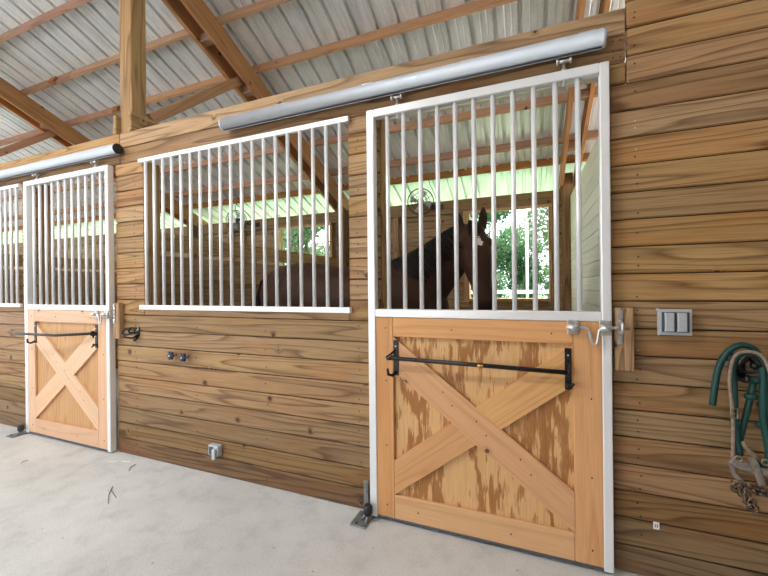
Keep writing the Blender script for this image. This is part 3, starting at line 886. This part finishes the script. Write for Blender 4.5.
ch.ring((.845, -.1, .455), (0, 1, .2), .018, .004, 16, 6); ch.ring((.913, -.1, .452), (0, 1, -.2), .018, .004, 16, 6); ch.ring((.80, -.09, .525), (0, 1, .2), .022, .004, 16, 6)
ch.build('bit_chain', M['bronze'], t)

# ------------------------------------------------------------------ fans on the back wall
def fan(x, y, z, label):
    t = thing('stall_fan', label, 'fan', (x, y, z), 'round fans hung on the back wall')
    c = MB(); ax = Vector((.25, -.95, -.18)).normalized(); u = ax.cross(Vector((0, 0, 1))).normalized(); v = u.cross(ax); ctr = Vector((x, y, z))
    R = .205
    def pt(a, r, d): return ctr+u*math.cos(a)*r+v*math.sin(a)*r+ax*d
    for r, d in ((R, .0), (R*.97, .045), (R*.97, -.045), (R*.68, .075), (R*.40, .085), (R*.68, -.075)):
        c.tube([pt(2*PI*i/32, r, d) for i in range(32)], .0042 if r > .15 else .003, 6, closed=True, up=tuple(ax))
    for i in range(14):
        a = 2*PI*i/14
        c.tube([pt(a, .03, .088), pt(a, R*.5, .083), pt(a, R*.8, .066), pt(a, R*.98, .03), pt(a, R, 0), pt(a, R*.98, -.03), pt(a, R*.7, -.074), pt(a, .05, -.09)], .002, 5)
    c.build('cage', M['black'], t)
    m_ = MB(); m_.tube([ctr-ax*.13, ctr-ax*.12, ctr-ax*.04, ctr-ax*.02], [.03, .055, .055, .03], 16); m_.build('motor', M['blackplastic'], t)
    h = MB(); h.tube([ctr+ax*.088, ctr+ax*.098], [.04, .036], 16); h.build('hub_badge', M['zinc'], t)
    for k in range(4):
        b_ = MB(); a0 = k*PI/2+.3
        g_ = []
        for i in range(5):
            r = .035+i*.034; wd = .32+.1*i/4
            g_.append((pt(a0-wd*.8, r, -.012), pt(a0, r, .0), pt(a0+wd*.8, r, .022)))
        n0 = len(b_.v)
        for lay in (0, 1):
            for row in g_:
                for q in row: b_.v.append(q+ax*(.002 if lay else -.002))
        def ii(l, i, j): return n0+l*15+i*3+j
        for i in range(4):
            for j in range(2):
                for l in (0, 1):
                    q = [ii(l, i, j), ii(l, i, j+1), ii(l, i+1, j+1), ii(l, i+1, j)]
                    b_._face(q if l else q[::-1], [Vector()]*4, 1., .5, 0, True)
        ring_ = [(0, j) for j in range(3)]+[(i, 2) for i in range(1, 5)]+[(4, 1), (4, 0)]+[(i, 0) for i in (3, 2, 1)]
        for a, bb in zip(ring_, ring_[1:]+ring_[:1]): b_._face([ii(0, *a), ii(0, *bb), ii(1, *bb), ii(1, *a)], [Vector()]*4, 1., .5, 0, False)
        b_.build('blade', M['greybox'], t)
    s = MB(); s.tube([ctr-ax*.10, ctr+Vector((.06, .14, -.02)), (x+.18, 3.79, z-.05)], .012, 8); s.box((x+.10, 3.775, z-.09), (x+.30, 3.80, z-.01), .003)
    s.build('bracket', M['black'], t)
    w_ = MB(); w_.tube(smooth_path([ctr-ax*.12+Vector((0, 0, .04)), ctr+Vector((.0, -.03, .24)), ctr+Vector((.10, -.08, .32)), ctr+Vector((.15, -.09, .32)), ctr+Vector((.16, -.04, .25)), ctr+Vector((.20, .10, .12)), (x+.20, 3.785, z-.02)]), .005, 6)
    w_.build('power_cord', M['black'], t)
fan(-1.575, 3.50, 2.72, 'black cage fan behind the horse, seen through the near door bars')
fan(-5.28, 3.50, 2.70, 'black cage fan in the far stall, seen through the barred window')

# ------------------------------------------------------------------ the horse
def ellipse_loft(mb, secs, n=20):
    """secs: (centre, axis_u, axis_w, ru, rw)"""
    b = len(mb.v)
    for (c, u, w_, ru, rw) in secs:
        for k in range(n):
            a = 2*PI*k/n; mb.v.append(Vector(c)+Vector(u)*math.cos(a)*ru+Vector(w_)*math.sin(a)*rw)
    L = len(secs)
    for i in range(L-1):
        for k in range(n):
            q = [b+i*n+k, b+i*n+(k+1) % n, b+(i+1)*n+(k+1) % n, b+(i+1)*n+k]; mb._face(q, [Vector()]*4, 1., .5, 0, True)
    mb._face([b+k for k in range(n)][::-1], [Vector()]*n, 1., .5, 0, True); mb._face([b+(L-1)*n+k for k in range(n)], [Vector()]*n, 1., .5, 0, True)
def horse():
    root_loc = (-1.5, .78, 0)
    t = thing('horse', 'dark bay horse with a white star, looking out through the near door bars', 'horse', root_loc)
    hb = MB(); Y = Vector((0, 1, 0)); Z = Vector((0, 0, 1))
    yb = lambda x: .80-.03*(x+1.0)
    tor = [(-2.36, 1.30, .06, .07), (-2.33, 1.30, .16, .20), (-2.22, 1.29, .24, .285), (-2.05, 1.285, .275, .325), (-1.85, 1.28, .285, .335), (-1.6, 1.235, .28, .335),
           (-1.4, 1.205, .285, .34), (-1.2, 1.20, .275, .35), (-1.02, 1.215, .25, .365), (-.86, 1.21, .225, .335), (-.72, 1.19, .195, .27), (-.62, 1.18, .13, .17), (-.59, 1.18, .05, .07)]
    ellipse_loft(hb, [((x, yb(x), z), Y, Z, hw, hh) for x, z, hw, hh in tor], 28)
    # neck
    nk = [((-1.02, .80, 1.30), (.62, 0, .52), .17, .30), ((-.88, .795, 1.375), (.62, -.02, .56), .150, .275), ((-.74, .785, 1.475), (.60, -.03, .6), .120, .225),
          ((-.61, .775, 1.585), (.58, -.05, .62), .098, .185), ((-.50, .765, 1.685), (.55, -.1, .62), .085, .155), ((-.425, .75, 1.755), (.5, -.2, .6), .078, .125), ((-.385, .735, 1.795), (.4, -.3, .5), .05, .07)]
    secs = []
    for c, d, hw, hh in nk:
        d = Vector(d).normalized(); u = Z.cross(d).normalized(); w_ = d.cross(u); secs.append((c, u, w_, hw, hh))
    ellipse_loft(hb, secs, 24)
    # head
    Pp = Vector((-.395, .725, 1.835)); d = Vector((.118, -.245, -.60)); d.normalize()
    fwd = Vector((.24, -.92, .30)); fwd = (fwd-d*fwd.dot(d)).normalized(); sd = d.cross(fwd).normalized()
    hs = [(-.02, -.03, .04, .035), (.03, -.03, .082, .075), (.10, -.03, .098, .098), (.19, -.035, .110, .118), (.28, -.035, .106, .124), (.37, -.02, .090, .108), (.46, -.005, .072, .086), (.54, .002, .064, .072), (.60, .002, .068, .066), (.645, .0, .068, .058), (.675, -.005, .054, .045), (.69, -.008, .02, .02)]
    n = 24; b = len(hb.v)
    for (s_, off, hw, hd) in hs:
        c = Pp+d*s_+fwd*off
        for k in range(n):
            a = 2*PI*k/n; ca, sa = math.cos(a), math.sin(a)
            e = .75
            hb.v.append(c+sd*(abs(ca)**e*(1 if ca > 0 else -1))*hw+fwd*(abs(sa)**e*(1 if sa > 0 else -1))*hd*(1.0 if sa > 0 else 1.05))
    for i in range(len(hs)-1):
        for k in range(n): hb._face([b+i*n+k, b+i*n+(k+1) % n, b+(i+1)*n+(k+1) % n, b+(i+1)*n+k], [Vector()]*4, 1., .5, 0, True)
    hb._face([b+k for k in range(n)][::-1], [Vector()]*n, 1., .5, 0, True); hb._face([b+(len(hs)-1)*n+k for k in range(n)], [Vector()]*n, 1., .5, 0, True)
    # brow ridges, nostril rims
    for sg in (-1, 1):
        hb.ball(Pp+d*.175+fwd*.035+sd*sg*.092, .034, 12, 8); hb.ball(Pp+d*.62+fwd*.034+sd*sg*.047, .028, 10, 8)
    # ears
    for sg in (-1, 1):
        e0 = Pp+sd*sg*.083-d*.0-fwd*.012; up = (-d*.85+sd*sg*.16+Vector((0, 0, .35))).normalized(); eu = sd; ew = up.cross(eu).normalized()
        eu = ew.cross(up)
        ellipse_loft(hb, [(e0-up*.03, eu, ew, .026, .026), (e0+up*.02, eu, ew, .034, .028), (e0+up*.06, eu, ew, .038, .024), (e0+up*.10, eu, ew, .031, .018), (e0+up*.135, eu, ew, .018, .012), (e0+up*.158, eu, ew, .006, .006)], 14)
    # legs
    def leg(pts): hb.tube([Vector(p[:3]) for p in pts], [p[3] for p in pts], 14, up=(0, 1, 0))
    for sy in (-1, 1):
        y0 = .80+sy*.13
        leg([(-.86, y0, 1.12, .13), (-.84, y0, .90, .10), (-.82, y0, .72, .07), (-.81, y0, .55, .052), (-.81, y0, .48, .055), (-.82, y0, .42, .038), (-.83, y0, .26, .034), (-.83, y0, .16, .042), (-.80, y0, .09, .036), (-.78, y0, .06, .055), (-.77, y0, .003, .066)])
        leg([(-2.10, y0+sy*.02, 1.20, .20), (-2.05, y0+sy*.02, .98, .16), (-2.07, y0+sy*.01, .82, .105), (-2.20, y0, .64, .068), (-2.26, y0, .55, .056), (-2.25, y0, .45, .045), (-2.21, y0, .28, .037), (-2.20, y0, .17, .045), (-2.16, y0, .09, .038), (-2.14, y0, .06, .056), (-2.13, y0, .003, .068)])
    o = hb.build('horse_body', M['horse'], t)
    me = o.data
    md = o.modifiers.new('r', 'REMESH'); md.mode = 'VOXEL'; md.voxel_size = .0105
    sm = o.modifiers.new('s', 'SMOOTH'); sm.factor = .5; sm.iterations = 9
    dg = bpy.context.evaluated_depsgraph_get(); m2 = bpy.data.meshes.new_from_object(o.evaluated_get(dg))
    o.modifiers.clear(); o.data = m2; m2.name = 'horse_body'
    if not m2.materials: m2.materials.append(M['horse'])
    m2.polygons.foreach_set('use_smooth', [True]*len(m2.polygons))
    org = Vector(root_loc)
    star = Pp+d*.195+fwd*.09-sd*.018; muz = Pp+d*.65
    sa = m2.attributes.new('star', 'FLOAT', 'POINT'); pa = m2.attributes.new('points', 'FLOAT', 'POINT')
    sv, pv = [], []
    for v in m2.vertices:
        p = v.co+org
        q = p-star; du, dw = q.dot(sd), q.dot(d)
        sv.append(max(0., 1-((du/.024)**2+(dw/.037)**2)**.5*.6) if q.dot(fwd) > -.05 else 0.)
        k = max(0., min(1., 1-(p-muz).length/.16)); k = max(k, max(0., min(1., (.75-p.z)/.2)))
        pv.append(k*.9)
    sa.data.foreach_set('value', sv); pa.data.foreach_set('value', pv)
    # eyes, nostrils
    for sg in (-1, 1):
        MB().ball(Pp+d*.183+fwd*.042+sd*sg*.105, .0215, 14, 10).build('eye', M['eye'], t)
        MB().ball(Pp+d*.628+fwd*.046+sd*sg*.057, .0135, 10, 8, sc=(1, 1, 1.4)).build('nostril', M['hair'], t)
    # mane: locks falling over the near side of the neck, and the forelock
    rr = random.Random(3); mn = MB()
    crest = []
    for (c, u, w_, hw, hh) in secs[1:-1]: crest.append((Vector(c)+w_*hh*.97, u, w_, hw, hh, Vector(c)))
    for i in range(210):
        f_ = rr.random()*(len(crest)-1.001); k = int(f_); g_ = f_-k
        A, B_ = crest[k], crest[k+1]
        c = A[5].lerp(B_[5], g_); u = A[1].lerp(B_[1], g_); w_ = A[2].lerp(B_[2], g_); hw = A[3]+(B_[3]-A[3])*g_; hh = A[4]+(B_[4]-A[4])*g_
        sgn = 1 if u.y < 0 else -1
        ln = rr.uniform(.6, 1.25); pts = []; rs = []
        jx = rr.uniform(-.02, .02)
        for s_ in range(7):
            th = s_/6*ln*1.35
            off = .012+.004*rr.random()
            q = c+w_*math.cos(th)*(hh+off)+u*sgn*math.sin(th)*(hw+off)+Vector((.05*s_/6+jx*s_/6, 0, -.03*(s_/6)**2))
            pts.append(q); rs.append(.013*(1-.8*s_/6))
        mn.tube(pts, rs, 6)
    for i in range(14):
        a = rr.uniform(-.035, .035); ln = rr.uniform(.10, .16)
        pts = [Pp-d*.02+sd*a*.6+fwd*.03+d*ln*s_/4+fwd*(.05*math.sin(PI*.5*min(1, s_/2)))+sd*a*.8*s_/4 for s_ in range(5)]
        mn.tube(pts, [.007, .007, .006, .004, .001], 6)
    mn.build('mane', M['hair'], t)
    tl = MB()
    for i in range(22):
        ax, ay = rr.uniform(-.03, .03), rr.uniform(-.05, .05); l_ = rr.uniform(.6, .8)
        yy = yb(-2.3)
        tl.tube([(-2.33, yy+ay*.3, 1.50), (-2.41+ax*.5, yy+ay*.6, 1.44), (-2.46+ax, yy+ay, 1.25), (-2.45+ax*1.6, yy+ay*1.5, 1.5-l_*.7), (-2.43+ax*1.5, yy+ay*1.3, 1.5-l_)], [.02, .024, .022, .018, .004], 6)
    tl.build('tail', M['hair'], t)
horse()

# ------------------------------------------------------------------ outside the back windows
def tree_mesh(seed, h, wdt, nleaf, size, blobs=9, zlow=.15):
    r = random.Random(seed); mb = MB(); bl = []
    for i in range(blobs):
        a = r.uniform(0, 2*PI); q = r.uniform(0, wdt*.6); zz = h*(zlow+(.88-zlow)*r.random())
        bl.append((Vector((math.cos(a)*q, math.sin(a)*q, zz)), r.uniform(.28, .5)*wdt))
    for i in range(nleaf):
        c, R = bl[r.randrange(blobs)]
        n = Vector((r.gauss(0, 1), r.gauss(0, 1), r.gauss(0, 1))).normalized(); p = c+n*R*r.uniform(.55, 1.05)
        if p.z < .05: continue
        s_ = size*r.uniform(.6, 1.3)
        t_ = Vector((r.gauss(0, 1), r.gauss(0, 1), r.gauss(0, .7)-.4)).normalized(); nn = (n+Vector((r.gauss(0, .6), r.gauss(0, .6), r.gauss(0, .6)+.4))).normalized()
        sdv = t_.cross(nn)
        if sdv.length < .05: continue
        sdv.normalize(); b = len(mb.v); nn = sdv.cross(t_)
        mb.v += [p-t_*s_*.5, p+sdv*s_*.26+nn*s_*.05, p+t_*s_*.5-nn*s_*.05, p-sdv*s_*.26+nn*s_*.05]
        mb._face([b, b+1, b+2], [Vector()]*3, 1., r.random(), 0, False); mb._face([b, b+2, b+3], [Vector()]*3, 1., r.random(), 0, False)
    return mb, h
def tree(loc, seed, h, wd, n, size, leaf, label, zlow=.15):
    t = thing('garden_tree', label, 'tree', loc, 'trees beyond the back windows')
    mb, _ = tree_mesh(seed, h, wd, n, size, zlow=zlow)
    mb.v = [p+Vector(loc) for p in mb.v]
    mb.build('foliage', M[leaf], t)
    tr = MB(); L = Vector(loc); rr = random.Random(seed)
    tr.tube([L+Vector((0, 0, -.15)), L+Vector((.03, 0, h*.3)), L+Vector((-.03, .03, h*.6)), L+Vector((0, 0, h*.82))], [.11, .09, .06, .02], 8)
    for i in range(4):
        a = rr.uniform(0, 2*PI); z0 = h*rr.uniform(.25, .5)
        tr.tube([L+Vector((0, 0, z0)), L+Vector((math.cos(a)*wd*.25, math.sin(a)*wd*.25, z0+.35)), L+Vector((math.cos(a)*wd*.5, math.sin(a)*wd*.5, z0+.6))], [.05, .03, .012], 6)
    tr.build('trunk', M['bark'], t)
G0 = -.12
tree((-1.75, 11.0, G0), 1, 6.4, 1.8, 7000, .17, 'leaf1', 'dense green tree right behind the horse, filling the left of the near window', .05)
tree((-.35, 14.6, G0), 2, 4.9, 1.8, 5200, .17, 'leaf1', 'low dark green bush in the middle of the near back window', .05)
tree((1.15, 12.0, G0), 3, 6.6, 1.7, 5000, .16, 'leaf2', 'pale airy tree at the right of the near back window', .25)
tree((.85, 9.9, G0), 4, 2.1, .9, 2200, .13, 'leaf1', 'small dark bush low at the right of the near back window', .05)
tree((-8.4, 10.6, G0), 5, 5.4, 1.8, 5000, .22, 'leaf2', 'pale tree seen through the bars in the far stall window', .05)
tree((-11.9, 12.4, G0), 6, 5.6, 1.8, 4400, .2, 'leaf1', 'dark tree at the left of the far stall window', .05)
tree((-9.0, 15.5, G0), 7, 6.0, 2.2, 4800, .2, 'leaf1', 'dark tree behind the pale tree in the far stall window', .05)
tree((-2.0, 19.0, G0), 11, 6.6, 2.4, 5200, .22, 'leaf1', 'tall tree furthest behind at the left of the near back window', .05)
tree((3.0, 19.6, G0), 12, 7.0, 2.3, 5200, .22, 'leaf1', 'tall tree furthest behind at the right of the near back window', .05)
tree((-1.02, 9.75, G0), 13, 2.2, .75, 2200, .12, 'leaf1', 'small bush low behind the horse muzzle in the near back window', .02)
tree((-.05, 10.9, G0), 14, 2.0, .7, 1800, .12, 'leaf1', 'small bush right at the foot of the pale pole', .02)
tree((-4.6, 15.0, G0), 8, 4.8, 2.0, 2400, .2, 'leaf1', 'broad tree between the two back windows, further off')
tree((-17., 14.0, G0), 9, 4.8, 2.2, 2400, .22, 'leaf1', 'broad tree far to the left behind the far stall')
t = thing('white_fence', 'white rail fence outside the near back window', 'fence', (-.3, 8.6, G0))
for x in (-3.2, -.95, 1.3): MB().box((x-.06, 8.55, G0), (x+.06, 8.65, 1.36), .006, 2).build('fence_post', M['fencew'], t)
for z in (.35, .78, 1.17): MB().box((-3.6, 8.52, z), (2.0, 8.55, z+.10), .004, 0).build('fence_rail', M['fencew'], t)
t = thing('garden_pole', 'thin pale pole standing outside the near back window', 'pole', (-.055, 9.3, G0))
MB().tube([(-.055, 9.3, G0), (-.055, 9.3, 3.25)], [.045, .04], 12).build('pole_shaft', M['polegrey'], t)
MB().tube([(-.055, 9.3, 3.25), (-.055, 9.3, 3.28), (-.055, 9.3, 3.33)], [.055, .055, .02], 12).build('pole_cap', M['polegrey'], t)

# ------------------------------------------------------------------ light and camera
wd = bpy.data.worlds.new('sky'); SC.world = wd; wd.use_nodes = True; nt = wd.node_tree; nt.nodes.clear(); g = G(nt)
out = g.n('ShaderNodeOutputWorld'); bg = g.n('ShaderNodeBackground'); g.link(bg.outputs[0], out.inputs[0])
sky = g.n('ShaderNodeTexSky'); sky.sky_type = 'HOSEK_WILKIE'
SUN_EL, SUN_AZ = math.radians(58), math.radians(20)     # azimuth from +y toward +x
sdir = Vector((math.sin(SUN_AZ)*math.cos(SUN_EL), math.cos(SUN_AZ)*math.cos(SUN_EL), math.sin(SUN_EL)))
sky.sun_direction = sdir; sky.turbidity = 5.; sky.ground_albedo = .4
hz = g.mix(.72, sky.outputs[0], (.92, .96, 1.0))
g.link(hz, bg.inputs[0]); bg.inputs[1].default_value = 3.0
sl = bpy.data.lights.new('sun', 'SUN'); sl.energy = 11.; sl.angle = math.radians(.6); sl.color = (1., .95, .87)
so = bpy.data.objects.new('sun', sl); COL.objects.link(so); so.location = (0, 20, 30); so.rotation_euler = sdir.to_track_quat('Z', 'Y').to_euler()

def fill_light(x, y, z, label, watt):  # unseen lamps added to brighten the aisle side of the stalls
    t = thing('fill_light', label, 'fill light', (x, y, z), 'fill lights added over the aisle')
    MB().box((x-.62, y-.09, z), (x+.62, y+.09, z+.06), .008, 0).build('housing', M['white'], t)
    for dx in (-.45, .45): MB().cyl((x+dx, y, z+.05), (x+dx, y, ztop(RIDGE)-.02), .006, 8).build('hanger_rod', M['zinc'], t)
    L = bpy.data.lights.new('fill_light_area', 'AREA'); L.shape = 'RECTANGLE'; L.size = 1.2; L.size_y = .15; L.energy = watt; L.color = (1., .985, .96)
    o = bpy.data.objects.new('fill_light_area', L); COL.objects.link(o); o.parent = t; o.location = (0, 0, -.01)
fill_light(-5.2, -2.4, 4.3, 'added fill light over the aisle, at the far door', 55.)
fill_light(-2.6, -2.5, 4.3, 'added fill light over the aisle, behind the viewer', 66.)

cd = bpy.data.cameras.new('camera'); cam = bpy.data.objects.new('camera', cd); COL.objects.link(cam)
f, yaw, pitch, roll = 365.17, -.37874, -.00121, -.010407
cd.sensor_fit = 'HORIZONTAL'; cd.sensor_width = 36.; cd.lens = f/768*36.; cd.clip_start = .02
fw = Vector((math.sin(yaw)*math.cos(pitch), math.cos(yaw)*math.cos(pitch), math.sin(pitch)))
r0 = Vector((math.cos(yaw), -math.sin(yaw), 0)); u0 = r0.cross(fw)
r_ = r0*math.cos(roll)+u0*math.sin(roll); u_ = -r0*math.sin(roll)+u0*math.cos(roll)
mw = Matrix(((r_.x, u_.x, -fw.x, 0), (r_.y, u_.y, -fw.y, -2.0492), (r_.z, u_.z, -fw.z, 1.37697), (0, 0, 0, 1)))
cam.matrix_world = mw
SC.camera = cam
SC.view_settings.view_transform = 'Standard'; SC.view_settings.look = 'None'; SC.view_settings.gamma = 1.
SC.view_settings.exposure = 0.62
SC.view_settings.use_curve_mapping = False
SC.cycles.max_bounces = 10; SC.cycles.diffuse_bounces = 6; SC.cycles.use_denoising = True
